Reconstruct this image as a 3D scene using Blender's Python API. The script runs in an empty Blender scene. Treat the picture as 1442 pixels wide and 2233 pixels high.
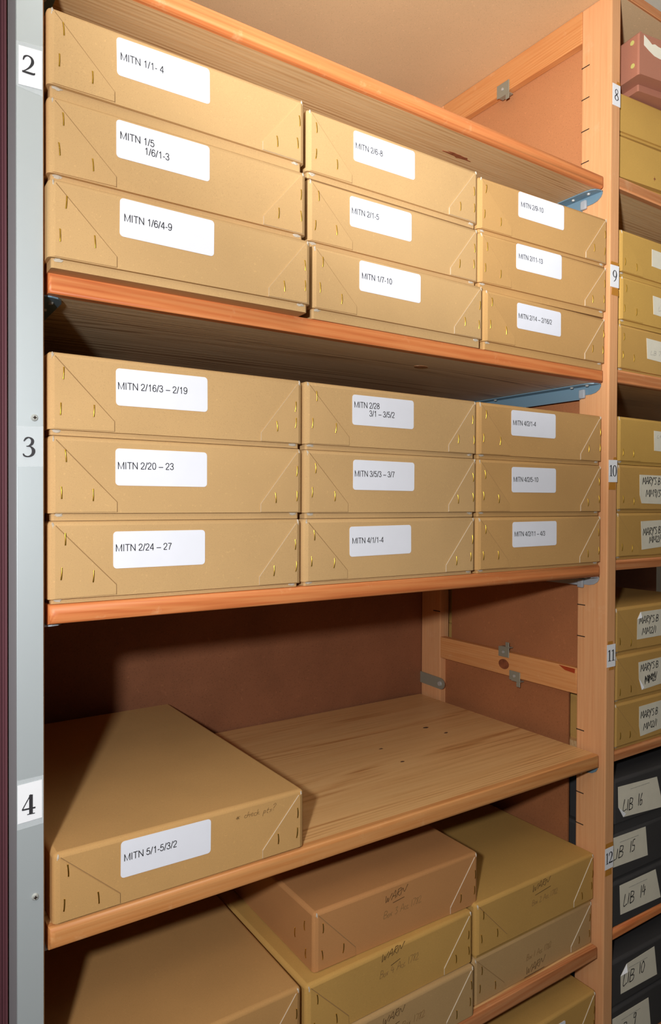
import bpy, bmesh, math, random
from mathutils import Vector, Matrix

# ------------------------------------------------------------------ scene, camera, light, exposure
S = 0.73                      # metres per drawing unit (a 99 mm label is 0.1355 units long)
SC = bpy.context.scene
COL = SC.collection
random.seed(7)

cam_d = bpy.data.cameras.new('camera'); cam = bpy.data.objects.new('camera', cam_d); COL.objects.link(cam)
_r = Vector((0.83071705, -0.55667967, 0.00411428)); _u = Vector((0.00332606, 0.01235353, 0.99991816))
_f = Vector((0.55668493, 0.83063538, -0.01211384))
_m = Matrix((_r, _u, -_f)).transposed().to_4x4()
_m.translation = Vector((-0.14926089, -0.70738316, 0.08434662))
cam.matrix_world = _m
cam_d.sensor_fit = 'VERTICAL'; cam_d.sensor_height = 36.0; cam_d.lens = 24.735
cam_d.clip_start = 0.01
SC.camera = cam

w = bpy.data.worlds.new('world'); SC.world = w; w.use_nodes = True
w.node_tree.nodes['Background'].inputs[0].default_value = (1.0, 0.93, 0.84, 1)
w.node_tree.nodes['Background'].inputs[1].default_value = 0.035

def lamp(name, kind, loc, energy, color, aim=None, **kw):
    d = bpy.data.lights.new(name, kind); o = bpy.data.objects.new(name, d); COL.objects.link(o)
    d.energy = energy; d.color = color
    for k, v in kw.items(): setattr(d, k, v)
    o.location = Vector(loc) * S
    if aim is not None:
        o.rotation_euler = (Vector(aim) - Vector(loc)).to_track_quat('-Z', 'Y').to_euler()
    return o
# the photographer's flash, up and to the left of the lens: its zoomed head is turned up towards the
# far top corner, and an added wider spot fills in towards the right
lamp('flash_head', 'SPOT', (-.49, -1.04, .285), 97, (.97, .985, 1.0), aim=(.284, -.90, 1.0),
     spot_size=math.radians(104), spot_blend=.55, shadow_soft_size=.024)
lamp('flash_spill', 'SPOT', (-.49, -1.04, .285), 39, (.97, .985, 1.0), aim=(.95, 0, -.08),
     spot_size=math.radians(150), spot_blend=1.0, shadow_soft_size=.024)
# added soft fill, no real lamp: flash bounced off the ceiling at the left
lamp('ceiling_bounce_fill', 'AREA', (-.75, -1.45, 1.32), 3.2, (1.0, .88, .70), aim=(.6, 0, -.3), shape='RECTANGLE', size=.3, size_y=.3)

vs = SC.view_settings
SC.display_settings.display_device = 'sRGB'
vs.view_transform = 'Standard'; vs.look = 'None'; vs.exposure = 0.0; vs.gamma = 1.0; vs.use_curve_mapping = False

# ------------------------------------------------------------------ materials
def lin(c):
    return tuple(((v/255)/12.92 if v/255 <= .04045 else ((v/255+.055)/1.055)**2.4) for v in c) + (1,)

def new_mat(name):
    m = bpy.data.materials.new(name); m.use_nodes = True
    nt = m.node_tree; b = nt.nodes['Principled BSDF']
    return m, nt, b, nt.nodes, nt.links

def plain(name, rgb, rough=.6, metal=0, bump=0, scale=200, spec=.5, var=0.0):
    m, nt, b, N, L = new_mat(name)
    b.inputs['Base Color'].default_value = lin(rgb); b.inputs['Roughness'].default_value = rough
    b.inputs['Metallic'].default_value = metal; b.inputs['Specular IOR Level'].default_value = spec
    if bump or var:
        tc = N.new('ShaderNodeTexCoord'); n = N.new('ShaderNodeTexNoise'); n.inputs['Scale'].default_value = scale
        n.inputs['Detail'].default_value = 4
        L.new(tc.outputs['Object'], n.inputs['Vector'])
        if bump:
            bp = N.new('ShaderNodeBump'); bp.inputs['Strength'].default_value = bump; bp.inputs['Distance'].default_value = .001
            L.new(n.outputs['Fac'], bp.inputs['Height']); L.new(bp.outputs['Normal'], b.inputs['Normal'])
        if var:
            r = N.new('ShaderNodeValToRGB'); c = lin(rgb)
            r.color_ramp.elements[0].position = .35; r.color_ramp.elements[1].position = .65
            r.color_ramp.elements[0].color = tuple(x*(1-var) for x in c[:3]) + (1,)
            r.color_ramp.elements[1].color = tuple(min(1, x*(1+var)) for x in c[:3]) + (1,)
            L.new(n.outputs['Fac'], r.inputs['Fac']); L.new(r.outputs['Color'], b.inputs['Base Color'])
    return m

def board(name, rgb, fleck=.13, fine=1100, rough=.82, coarse=9, blotch=.05, density=.62):
    """paper or wood fibre board: soft blotches plus fine dark and light fibres"""
    m, nt, b, N, L = new_mat(name)
    c = lin(rgb)
    tc = N.new('ShaderNodeTexCoord'); oi = N.new('ShaderNodeObjectInfo')
    add = N.new('ShaderNodeVectorMath'); add.operation = 'ADD'
    mul = N.new('ShaderNodeMath'); mul.operation = 'MULTIPLY'; mul.inputs[1].default_value = 17
    L.new(oi.outputs['Random'], mul.inputs[0]); L.new(tc.outputs['Object'], add.inputs[0]); L.new(mul.outputs[0], add.inputs[1])
    big = N.new('ShaderNodeTexNoise'); big.inputs['Scale'].default_value = coarse; big.inputs['Detail'].default_value = 5
    sm = N.new('ShaderNodeTexNoise'); sm.inputs['Scale'].default_value = fine; sm.inputs['Detail'].default_value = 3
    mid = N.new('ShaderNodeTexNoise'); mid.inputs['Scale'].default_value = fine*.33; mid.inputs['Detail'].default_value = 2
    for n in (big, sm, mid): L.new(add.outputs[0], n.inputs['Vector'])
    r1 = N.new('ShaderNodeValToRGB')
    r1.color_ramp.elements[0].position = .3; r1.color_ramp.elements[1].position = .7
    r1.color_ramp.elements[0].color = tuple(x*(1-blotch) for x in c[:3]) + (1,)
    r1.color_ramp.elements[1].color = tuple(min(1, x*(1+blotch)) for x in c[:3]) + (1,)
    L.new(big.outputs['Fac'], r1.inputs['Fac'])
    rd = N.new('ShaderNodeValToRGB')          # dark flecks
    rd.color_ramp.elements[0].position = 1-density-.07; rd.color_ramp.elements[0].color = (1-fleck, 1-fleck, 1-fleck, 1)
    rd.color_ramp.elements[1].position = 1-density+.06; rd.color_ramp.elements[1].color = (1, 1, 1, 1)
    L.new(sm.outputs['Fac'], rd.inputs['Fac'])
    rl = N.new('ShaderNodeValToRGB')          # light flecks
    rl.color_ramp.elements[0].position = .64; rl.color_ramp.elements[0].color = (1, 1, 1, 1)
    rl.color_ramp.elements[1].position = .78; rl.color_ramp.elements[1].color = (1+fleck, 1+fleck, 1+fleck, 1)
    L.new(mid.outputs['Fac'], rl.inputs['Fac'])
    m1 = N.new('ShaderNodeMix'); m1.data_type = 'RGBA'; m1.blend_type = 'MULTIPLY'; m1.inputs[0].default_value = 1
    L.new(r1.outputs['Color'], m1.inputs[6]); L.new(rd.outputs['Color'], m1.inputs[7])
    m2 = N.new('ShaderNodeMix'); m2.data_type = 'RGBA'; m2.blend_type = 'MULTIPLY'; m2.inputs[0].default_value = 1
    L.new(m1.outputs[2], m2.inputs[6]); L.new(rl.outputs['Color'], m2.inputs[7])
    L.new(m2.outputs[2], b.inputs['Base Color'])
    b.inputs['Roughness'].default_value = rough; b.inputs['Specular IOR Level'].default_value = .25
    bp = N.new('ShaderNodeBump'); bp.inputs['Strength'].default_value = .06; bp.inputs['Distance'].default_value = .0006
    L.new(sm.outputs['Fac'], bp.inputs['Height']); L.new(bp.outputs['Normal'], b.inputs['Normal'])
    return m

def wood(name, dark, mid, light, axis='X', ring=26, rough=.5, centre=(0, -.35, .16), warp=.035, wear=0.0, wear_rgb=(240, 205, 165), spec=.3, stretch=.06, contrast=(.40, .66, 1.0), grain=.42):
    """softwood: growth rings about the plank's long axis, cut by its faces into straight grain and flame figure"""
    m, nt, b, N, L = new_mat(name)
    tc = N.new('ShaderNodeTexCoord'); oi = N.new('ShaderNodeObjectInfo')
    add = N.new('ShaderNodeVectorMath'); add.operation = 'ADD'
    comb = N.new('ShaderNodeCombineXYZ'); mul = N.new('ShaderNodeMath'); mul.operation = 'MULTIPLY'; mul.inputs[1].default_value = 6.3
    L.new(oi.outputs['Random'], mul.inputs[0])
    for i in range(3):
        if 'XYZ'[i] == axis: L.new(mul.outputs[0], comb.inputs[i])
    L.new(tc.outputs['Object'], add.inputs[0]); L.new(comb.outputs[0], add.inputs[1])
    sc = [1, 1, 1]; sc['XYZ'.index(axis)] = stretch
    mp = N.new('ShaderNodeMapping'); mp.inputs['Scale'].default_value = sc; mp.inputs['Location'].default_value = centre
    L.new(add.outputs[0], mp.inputs['Vector'])
    nz = N.new('ShaderNodeTexNoise'); nz.inputs['Scale'].default_value = 5; nz.inputs['Detail'].default_value = 2
    L.new(mp.outputs[0], nz.inputs['Vector'])
    sub = N.new('ShaderNodeVectorMath'); sub.operation = 'SUBTRACT'; sub.inputs[1].default_value = (.5, .5, .5)
    L.new(nz.outputs['Color'], sub.inputs[0])
    scl = N.new('ShaderNodeVectorMath'); scl.operation = 'SCALE'; scl.inputs['Scale'].default_value = warp*4
    L.new(sub.outputs[0], scl.inputs[0])
    ad2 = N.new('ShaderNodeVectorMath'); ad2.operation = 'ADD'
    L.new(mp.outputs[0], ad2.inputs[0]); L.new(scl.outputs[0], ad2.inputs[1])
    wv = N.new('ShaderNodeTexWave'); wv.wave_type = 'RINGS'; wv.rings_direction = axis; wv.wave_profile = 'SIN'
    wv.inputs['Scale'].default_value = ring; wv.inputs['Distortion'].default_value = 3.0; wv.inputs['Detail'].default_value = 2
    wv.inputs['Detail Scale'].default_value = 1.2
    L.new(ad2.outputs[0], wv.inputs['Vector'])
    sc2 = [160, 160, 160]; sc2['XYZ'.index(axis)] = 5
    mp2 = N.new('ShaderNodeMapping'); mp2.inputs['Scale'].default_value = sc2; L.new(add.outputs[0], mp2.inputs['Vector'])
    fi = N.new('ShaderNodeTexNoise'); fi.inputs['Scale'].default_value = 1.6; fi.inputs['Detail'].default_value = 4
    L.new(mp2.outputs[0], fi.inputs['Vector'])
    mixf = N.new('ShaderNodeMath'); mixf.operation = 'MULTIPLY_ADD'; mixf.inputs[1].default_value = .9
    wm = N.new('ShaderNodeMath'); wm.operation = 'MULTIPLY'; L.new(wv.outputs['Fac'], wm.inputs[0])
    am = N.new('ShaderNodeTexNoise'); am.inputs['Scale'].default_value = 14; am.inputs['Detail'].default_value = 2; L.new(mp.outputs[0], am.inputs['Vector'])
    ar = N.new('ShaderNodeMapRange'); ar.inputs['From Min'].default_value = .38; ar.inputs['From Max'].default_value = .64
    ar.inputs['To Min'].default_value = grain*.15; ar.inputs['To Max'].default_value = grain*1.35
    L.new(am.outputs['Fac'], ar.inputs['Value']); L.new(ar.outputs['Result'], wm.inputs[1])
    sb = N.new('ShaderNodeMath'); sb.operation = 'SUBTRACT'; sb.inputs[1].default_value = .0
    L.new(fi.outputs['Fac'], mixf.inputs[0]); L.new(wm.outputs[0], sb.inputs[0]); L.new(sb.outputs[0], mixf.inputs[2])
    rp = N.new('ShaderNodeValToRGB'); e = rp.color_ramp.elements
    e[0].position = contrast[0]; e[0].color = lin(light); e[1].position = contrast[2]; e[1].color = lin(dark)
    x = e.new(contrast[1]); x.color = lin(mid)
    L.new(mixf.outputs[0], rp.inputs['Fac'])
    # slow tone change along the plank
    lg = N.new('ShaderNodeTexNoise'); lg.inputs['Scale'].default_value = 7; lg.inputs['Detail'].default_value = 3
    L.new(mp.outputs[0], lg.inputs['Vector'])
    tr = N.new('ShaderNodeValToRGB'); tr.color_ramp.elements[0].position = .3; tr.color_ramp.elements[1].position = .7
    tr.color_ramp.elements[0].color = (.86, .82, .78, 1); tr.color_ramp.elements[1].color = (1.06, 1.05, 1.04, 1)
    L.new(lg.outputs['Fac'], tr.inputs['Fac'])
    mm = N.new('ShaderNodeMix'); mm.data_type = 'RGBA'; mm.blend_type = 'MULTIPLY'; mm.inputs[0].default_value = 1
    L.new(rp.outputs['Color'], mm.inputs[6]); L.new(tr.outputs['Color'], mm.inputs[7])
    out = mm.outputs[2]
    if wear:
        wn = N.new('ShaderNodeTexNoise'); wn.inputs['Scale'].default_value = 26; wn.inputs['Detail'].default_value = 8; wn.inputs['Roughness'].default_value = .72
        L.new(add.outputs[0], wn.inputs['Vector'])
        wr = N.new('ShaderNodeValToRGB'); wr.color_ramp.elements[0].position = .60; wr.color_ramp.elements[0].color = (0, 0, 0, 1)
        wr.color_ramp.elements[1].position = .75; wr.color_ramp.elements[1].color = (wear, wear, wear, 1)
        L.new(wn.outputs['Fac'], wr.inputs['Fac'])
        m3 = N.new('ShaderNodeMix'); m3.data_type = 'RGBA'; L.new(wr.outputs['Color'], m3.inputs[0])
        L.new(out, m3.inputs[6]); m3.inputs[7].default_value = lin(wear_rgb); out = m3.outputs[2]
    L.new(out, b.inputs['Base Color'])
    b.inputs['Roughness'].default_value = rough; b.inputs['Specular IOR Level'].default_value = spec
    bp = N.new('ShaderNodeBump'); bp.inputs['Strength'].default_value = .35; bp.inputs['Distance'].default_value = .0008
    L.new(fi.outputs['Fac'], bp.inputs['Height']); L.new(bp.outputs['Normal'], b.inputs['Normal'])
    return m

M = {}
M['kraft'] = board('kraft_board', (197, 159, 109))
M['kraft_dim_warm'] = board('kraft_board_dim_warm', (194, 150, 94))  # kraft recoloured for the weaker light on the right column and half-empty shelf
M['mustard'] = board('mustard_board', (190, 147, 80))
M['kraft_dimmed'] = board('dimmed_kraft_board', (184, 138, 84))  # kraft darkened for the dim light at the bottom left
M['yellow'] = board('yellow_board', (194, 152, 78))
M['brown'] = board('brown_board', (184, 130, 80))
M['drab'] = board('drab_board', (180, 145, 98))
M['pinkish'] = board('pinkish_leathercloth', (168, 112, 90), fleck=.1, rough=.5)
M['black'] = board('charcoal_board', (62, 60, 60), fleck=.12, rough=.7)
M['core'] = plain('grey_board_core', (196, 184, 166), .9)
M['flap_shade'] = plain('flap_shade_brown', (148, 112, 70), .9)  # painted shadow line beside the left flap's cut edge
M['core_dark'] = plain('black_board_core', (80, 78, 78), .8)
M['brass'] = plain('brass_wire', (205, 165, 60), .32, 1.0)
M['label'] = plain('white_label_paper', (232, 233, 242), .6, var=.01, scale=30)
M['cream'] = plain('cream_label_paper', (222, 215, 196), .7, var=.03, scale=40)
M['ink'] = plain('printed_ink', (44, 42, 46), .7)
M['marker'] = plain('black_marker_ink', (20, 20, 22), .5)
M['pencil'] = plain('pencil_lead', (88, 62, 34), .6)
M['pencil_faint'] = plain('faint_pencil', (140, 106, 62), .7)
M['faintgrey'] = plain('faint_grey_pencil', (165, 160, 150), .7)
M['pine_post'] = wood('pine_post', (204, 136, 86), (222, 160, 110), (228, 170, 120), axis='Z', ring=70, rough=.5, centre=(.5, .4, 0), wear=.3, wear_rgb=(236, 196, 158), grain=.16)
M['pine_rail'] = wood('pine_rail', (196, 120, 64), (212, 142, 84), (220, 156, 98), axis='Y', ring=60, rough=.5, centre=(.1, 0, .13), wear=.35, wear_rgb=(232, 188, 146), grain=.2)
M['pine_raw'] = wood('raw_pine_underside', (150, 104, 62), (206, 164, 114), (216, 180, 132), axis='X', ring=52, rough=.5, centre=(0, -.02, .09), warp=.05, grain=.34, spec=.5)
M['pine_grey_lifted'] = wood('lightened_grey_pine_underside', (150, 110, 72), (230, 202, 160), (240, 216, 178), axis='X', ring=34, rough=.42, centre=(0, .05, .06), warp=.09, grain=.34, spec=.7)  # grey pine painted lighter to make up for low light under this shelf
M['pine_top'] = wood('varnished_pine_top', (176, 116, 62), (220, 170, 112), (228, 182, 124), axis='X', ring=48, rough=.4, centre=(0, .10, .05), warp=.06, wear=.3, wear_rgb=(206, 150, 104), grain=.3, spec=.5)
M['pine_edge'] = wood('orange_varnished_edge', (192, 100, 52), (212, 126, 72), (220, 140, 84), axis='X', ring=110, rough=.48, centre=(0, -.2, .03), wear=.7, wear_rgb=(228, 172, 124), spec=.35, grain=.3)
M['pine_edge_tan'] = wood('tan_varnished_edge', (176, 108, 56), (204, 136, 78), (212, 150, 92), axis='X', ring=100, rough=.48, centre=(0, -.2, .03), wear=.6, wear_rgb=(222, 174, 126), spec=.35, grain=.3)
M['pine_edge_dull'] = wood('dull_varnished_edge', (168, 96, 54), (188, 120, 74), (198, 136, 90), axis='X', ring=90, rough=.5, centre=(0, -.2, .03), wear=.5, wear_rgb=(205, 165, 125), grain=.25)
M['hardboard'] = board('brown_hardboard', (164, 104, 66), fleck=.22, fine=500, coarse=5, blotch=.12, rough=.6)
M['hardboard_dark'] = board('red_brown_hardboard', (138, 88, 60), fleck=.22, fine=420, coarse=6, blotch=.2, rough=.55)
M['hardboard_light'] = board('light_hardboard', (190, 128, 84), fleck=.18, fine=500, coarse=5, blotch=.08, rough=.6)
M['chip'] = board('tan_chipboard', (222, 187, 142), fleck=.2, fine=620, coarse=4, blotch=.06, density=.64)
M['silver'] = plain('satin_aluminium', (194, 201, 203), .45, .42, bump=.03, scale=60)
M['maroon'] = plain('maroon_paint', (92, 54, 60), .65, 0, spec=.2)
M['sticker'] = plain('white_sticker_paper', (240, 240, 243), .5)
M['steel'] = plain('zinc_steel', (196, 196, 190), .35, .4)
M['galv'] = plain('dull_galvanised_steel', (150, 146, 128), .5, .25)
M['blue'] = plain('blue_grey_enamel', (112, 140, 156), .4, .1)
M['pale'] = plain('pale_grey_enamel', (168, 172, 176), .4, .1)
M['amber'] = plain('aged_amber_tape', (190, 128, 48), .4)
M['slot'] = plain('saw_cut_shadow', (46, 30, 18), .9)
M['knot'] = plain('dark_pine_knot', (136, 76, 48), .5, var=.25, scale=120)
M['knot_pale'] = plain('brown_pine_knot', (178, 124, 80), .5, var=.2, scale=120)
M['knot_dark'] = plain('small_dark_knot', (96, 66, 46), .6)
M['redpaint'] = plain('red_paint_mark', (168, 62, 28), .5)
M['ceiling'] = plain('white_ceiling_paint', (236, 230, 216), .9)
M['wallp'] = plain('pale_wall_paint', (225, 218, 202), .9)
M['floorm'] = plain('grey_floor_vinyl', (120, 116, 110), .6, var=.05, scale=12)
M['rivet'] = plain('pale_rivet', (196, 190, 110), .4)
def tape_mat():
    m, nt, b, N, L = new_mat('clear_tape')
    b.inputs['Base Color'].default_value = lin((236, 240, 242)); b.inputs['Roughness'].default_value = .25; b.inputs['Alpha'].default_value = .28
    return m
M['tape'] = tape_mat()

# ------------------------------------------------------------------ mesh helpers (drawing units, scaled by S on linking)
def rbox(bm, x0, x1, y0, y1, z0, z1, bev=0, seg=2, pick=None):
    vs_ = [bm.verts.new(p) for p in ((x0,y0,z0),(x1,y0,z0),(x1,y1,z0),(x0,y1,z0),(x0,y0,z1),(x1,y0,z1),(x1,y1,z1),(x0,y1,z1))]
    fs = [bm.faces.new([vs_[i] for i in q]) for q in ((3,2,1,0),(4,5,6,7),(0,1,5,4),(1,2,6,5),(2,3,7,6),(3,0,4,7))]
    if bev:
        es = set(e for f in fs for e in f.edges)
        if pick: es = [e for e in es if pick(*(v.co for v in e.verts))]
        bmesh.ops.bevel(bm, geom=list(es), offset=bev, segments=seg, profile=.5, affect='EDGES', clamp_overlap=True)
    return bm

def prism(bm, pts, t, edge_mat=0, y0=0.0):
    """outline in the x-z plane, thickness t towards -y from y0"""
    f_ = [bm.verts.new((x, y0 - t, z)) for x, z in pts]; b_ = [bm.verts.new((x, y0, z)) for x, z in pts]
    n = len(pts)
    fr = bm.faces.new(f_); bk = bm.faces.new(b_[::-1])
    for i in range(n):
        q = bm.faces.new((f_[i], b_[i], b_[(i+1) % n], f_[(i+1) % n])); q.material_index = edge_mat
    return bm

def cyl(bm, p0, p1, r, seg=10, r2=None):
    p0 = Vector(p0); p1 = Vector(p1); d = p1 - p0
    q = d.to_track_quat('Z', 'Y').to_matrix().to_4x4(); q.translation = (p0 + p1)/2
    bmesh.ops.create_cone(bm, cap_ends=True, segments=seg, radius1=r, radius2=r if r2 is None else r2, depth=d.length, matrix=q)
    return bm

def poly_yz(bm, pts, x0, x1):
    a = [bm.verts.new((x0, y, z)) for y, z in pts]; c = [bm.verts.new((x1, y, z)) for y, z in pts]
    n = len(pts); bm.faces.new(a); bm.faces.new(c[::-1])
    for i in range(n): bm.faces.new((a[i], a[(i+1) % n], c[(i+1) % n], c[i]))
    return bm

def rrect(cx, cz, w_, h_, r, ang=0, seg=4):
    pts = []
    for (sx, sz, a0) in ((1, 1, 0), (-1, 1, 90), (-1, -1, 180), (1, -1, 270)):
        for k in range(seg+1):
            a = math.radians(a0 + 90*k/seg)
            pts.append((sx*(w_/2-r) + r*math.cos(a), sz*(h_/2-r) + r*math.sin(a)))
    c, s = math.cos(ang), math.sin(ang)
    return [(cx + x*c - z*s, cz + x*s + z*c) for x, z in pts][::-1]

def catmull(pts, n=6):
    if len(pts) < 3: 
        return [tuple(Vector(pts[0]).lerp(Vector(pts[1]), k/2)) for k in range(3)] if len(pts) == 2 else pts
    P = [Vector(p) for p in pts]; P = [P[0]*2 - P[1]] + P + [P[-1]*2 - P[-2]]
    out = []
    for i in range(1, len(P)-2):
        for k in range(n):
            t = k/n; a, b, c, d = P[i-1], P[i], P[i+1], P[i+2]
            out.append(tuple(.5*((2*b) + (c-a)*t + (2*a-5*b+4*c-d)*t*t + (3*b-a-3*c+d)*t**3)))
    out.append(tuple(P[-2])); return out

def ribbon(bm, pts, y, t=.0003):
    """flat pen stroke in the x-z plane; pts = (x, z, width)"""
    n = len(pts); L_, R_ = [], []
    for i in range(n):
        a = Vector(pts[max(i-1, 0)][:2]); b = Vector(pts[min(i+1, n-1)][:2]); d = b - a
        if d.length < 1e-9: d = Vector((1, 0))
        d.normalize(); nrm = Vector((-d.y, d.x))*pts[i][2]/2; p = Vector(pts[i][:2])
        L_.append(p + nrm); R_.append(p - nrm)
    fl = [bm.verts.new((p.x, y-t, p.y)) for p in L_]; fr = [bm.verts.new((p.x, y-t, p.y)) for p in R_]
    for i in range(n-1):
        bm.faces.new((fl[i], fr[i], fr[i+1], fl[i+1]))
    bl = [bm.verts.new((p.x, y, p.y)) for p in L_]; br = [bm.verts.new((p.x, y, p.y)) for p in R_]
    for i in range(n-1):
        bm.faces.new((fl[i+1], bl[i+1], bl[i], fl[i])); bm.faces.new((fr[i], br[i], br[i+1], fr[i+1]))

def link(name, data, parent=None, loc=None):
    o = bpy.data.objects.new(name, data); COL.objects.link(o)
    if parent is not None: o.parent = parent
    if loc is not None: o.location = Vector(loc)*S
    return o

def mesh(bm, name, mats, smooth=35, off=(0, 0, 0)):
    bmesh.ops.recalc_face_normals(bm, faces=bm.faces)
    bmesh.ops.translate(bm, verts=bm.verts, vec=-Vector(off))
    bmesh.ops.scale(bm, verts=bm.verts, vec=(S, S, S))
    me = bpy.data.meshes.new(name); bm.to_mesh(me); bm.free()
    for m in (mats if isinstance(mats, (list, tuple)) else [mats]): me.materials.append(m)
    if smooth:
        for p in me.polygons: p.use_smooth = True
        me.set_sharp_from_angle(angle=math.radians(smooth))
        for p in me.polygons: p.use_smooth = max(abs(c) for c in p.normal) < .9995   # flat faces stay flat, rounded edges shade smooth
    return me

def part(name, bm, mats, parent, off=(0, 0, 0), smooth=35, label=None):
    o = link(name, mesh(bm, name, mats, smooth, off), parent)
    if label: o['label'] = label
    return o

def thing(name, label, cat, loc=(0, 0, 0), rot=0, group=None):
    o = bpy.data.objects.new(name, None); COL.objects.link(o); o.empty_display_size = .05
    o.location = Vector(loc)*S; o.rotation_euler = (0, 0, math.radians(rot))
    o['label'] = label; o['category'] = cat
    if group: o['group'] = group
    return o

def solo(name, bm, mats, label, cat, group=None, off=(0, 0, 0), smooth=35):
    o = link(name, mesh(bm, name, mats, smooth, off)); o.location = Vector(off)*S
    o['label'] = label; o['category'] = cat
    if group: o['group'] = group
    return o

def struct(name, bm, mat):
    o = link(name, mesh(bm, name, mat)); o['kind'] = 'structure'; return o

# ------------------------------------------------------------------ lettering
SANS = {   # plain sans capitals and figures as even strokes: advance, strokes (unit = cap height)
 'M': (1.16, [[(.14,0),(.14,1)],[(.12,1),(.58,.04),(1.04,1)],[(1.02,1),(1.02,0)]]),
 'I': (.39, [[(.195,0),(.195,1)]]),
 'T': (.85, [[(.04,.95),(.81,.95)],[(.425,.95),(.425,0)]]),
 'N': (1.0, [[(.14,0),(.14,1)],[(.12,.98),(.88,.02)],[(.86,0),(.86,1)]]),
 '0': (.776, 'c', [[(.388,.96),(.2,.88),(.11,.5),(.2,.12),(.388,.04),(.58,.12),(.67,.5),(.58,.88),(.388,.96)]]),
 '1': (.776, [[(.2,.74),(.38,.84),(.46,.98)],[(.455,1),(.455,0)]]),
 '2': (.776, 'c', [[(.1,.70),(.16,.88),(.38,.96),(.6,.87),(.63,.68),(.5,.46),(.25,.24),(.1,.06)],[(.08,.045),(.36,.045),(.66,.045)]]),
 '3': (.776, 'c', [[(.1,.74),(.2,.91),(.38,.96),(.56,.88),(.59,.72),(.48,.57),(.3,.53)],[(.3,.53),(.54,.46),(.64,.28),(.56,.1),(.37,.04),(.17,.1),(.08,.26)]]),
 '4': (.776, [[(.53,0),(.53,1)],[(.52,.97),(.07,.29)],[(.06,.28),(.70,.28)]]),
 '5': (.776, 'c', [[(.62,.95),(.4,.95),(.2,.95)],[(.2,.95),(.16,.72),(.12,.5)],[(.12,.5),(.35,.62),(.57,.54),(.65,.33),(.56,.12),(.36,.04),(.16,.1),(.08,.25)]]),
 '6': (.776, 'c', [[(.62,.78),(.54,.92),(.4,.96),(.2,.84),(.11,.5),(.13,.2),(.25,.06),(.4,.04),(.58,.12),(.65,.32),(.58,.53),(.4,.6),(.22,.53),(.12,.36)]]),
 '7': (.776, 'c', [[(.1,.94),(.4,.94),(.67,.94)],[(.67,.94),(.46,.62),(.34,.3),(.29,0)]]),
 '8': (.776, 'c', [[(.388,.54),(.2,.62),(.15,.76),(.22,.91),(.388,.96),(.56,.91),(.63,.76),(.57,.62),(.388,.54),(.18,.45),(.1,.27),(.19,.1),(.388,.04),(.59,.1),(.68,.27),(.6,.45),(.388,.54)]]),
 '9': (.776, 'c', [[(.12,.2),(.22,.06),(.36,.04),(.56,.14),(.66,.5),(.63,.8),(.52,.93),(.37,.96),(.18,.88),(.11,.68),(.18,.47),(.37,.39),(.55,.46),(.65,.62)]]),
 '/': (.39, [[(.02,-.02),(.36,1.02)]]),
 '-': (.465, [[(.06,.34),(.40,.34)]]),
 '–': (.776, [[(.0,.34),(.776,.34)]]),
 ' ': (.39, []),
}
def typed(bm, body, x, z, width, cap, y, ang=0):
    tot = sum(SANS[c][0] for c in body) - .2; kx = width/tot; c, s = math.cos(ang), math.sin(ang); cx = -.1
    for ch in body:
        g = SANS[ch]; curved = len(g) == 3
        for st in g[-1]:
            q = catmull(st, 4) if curved else st
            pts = []
            for (px, pz) in q:
                X, Z = (cx+px)*kx, pz*cap
                pts.append((x + X*c - Z*s, z + X*s + Z*c, .00112))
            ribbon(bm, pts, y, .0002)
        cx += g[0]

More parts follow.
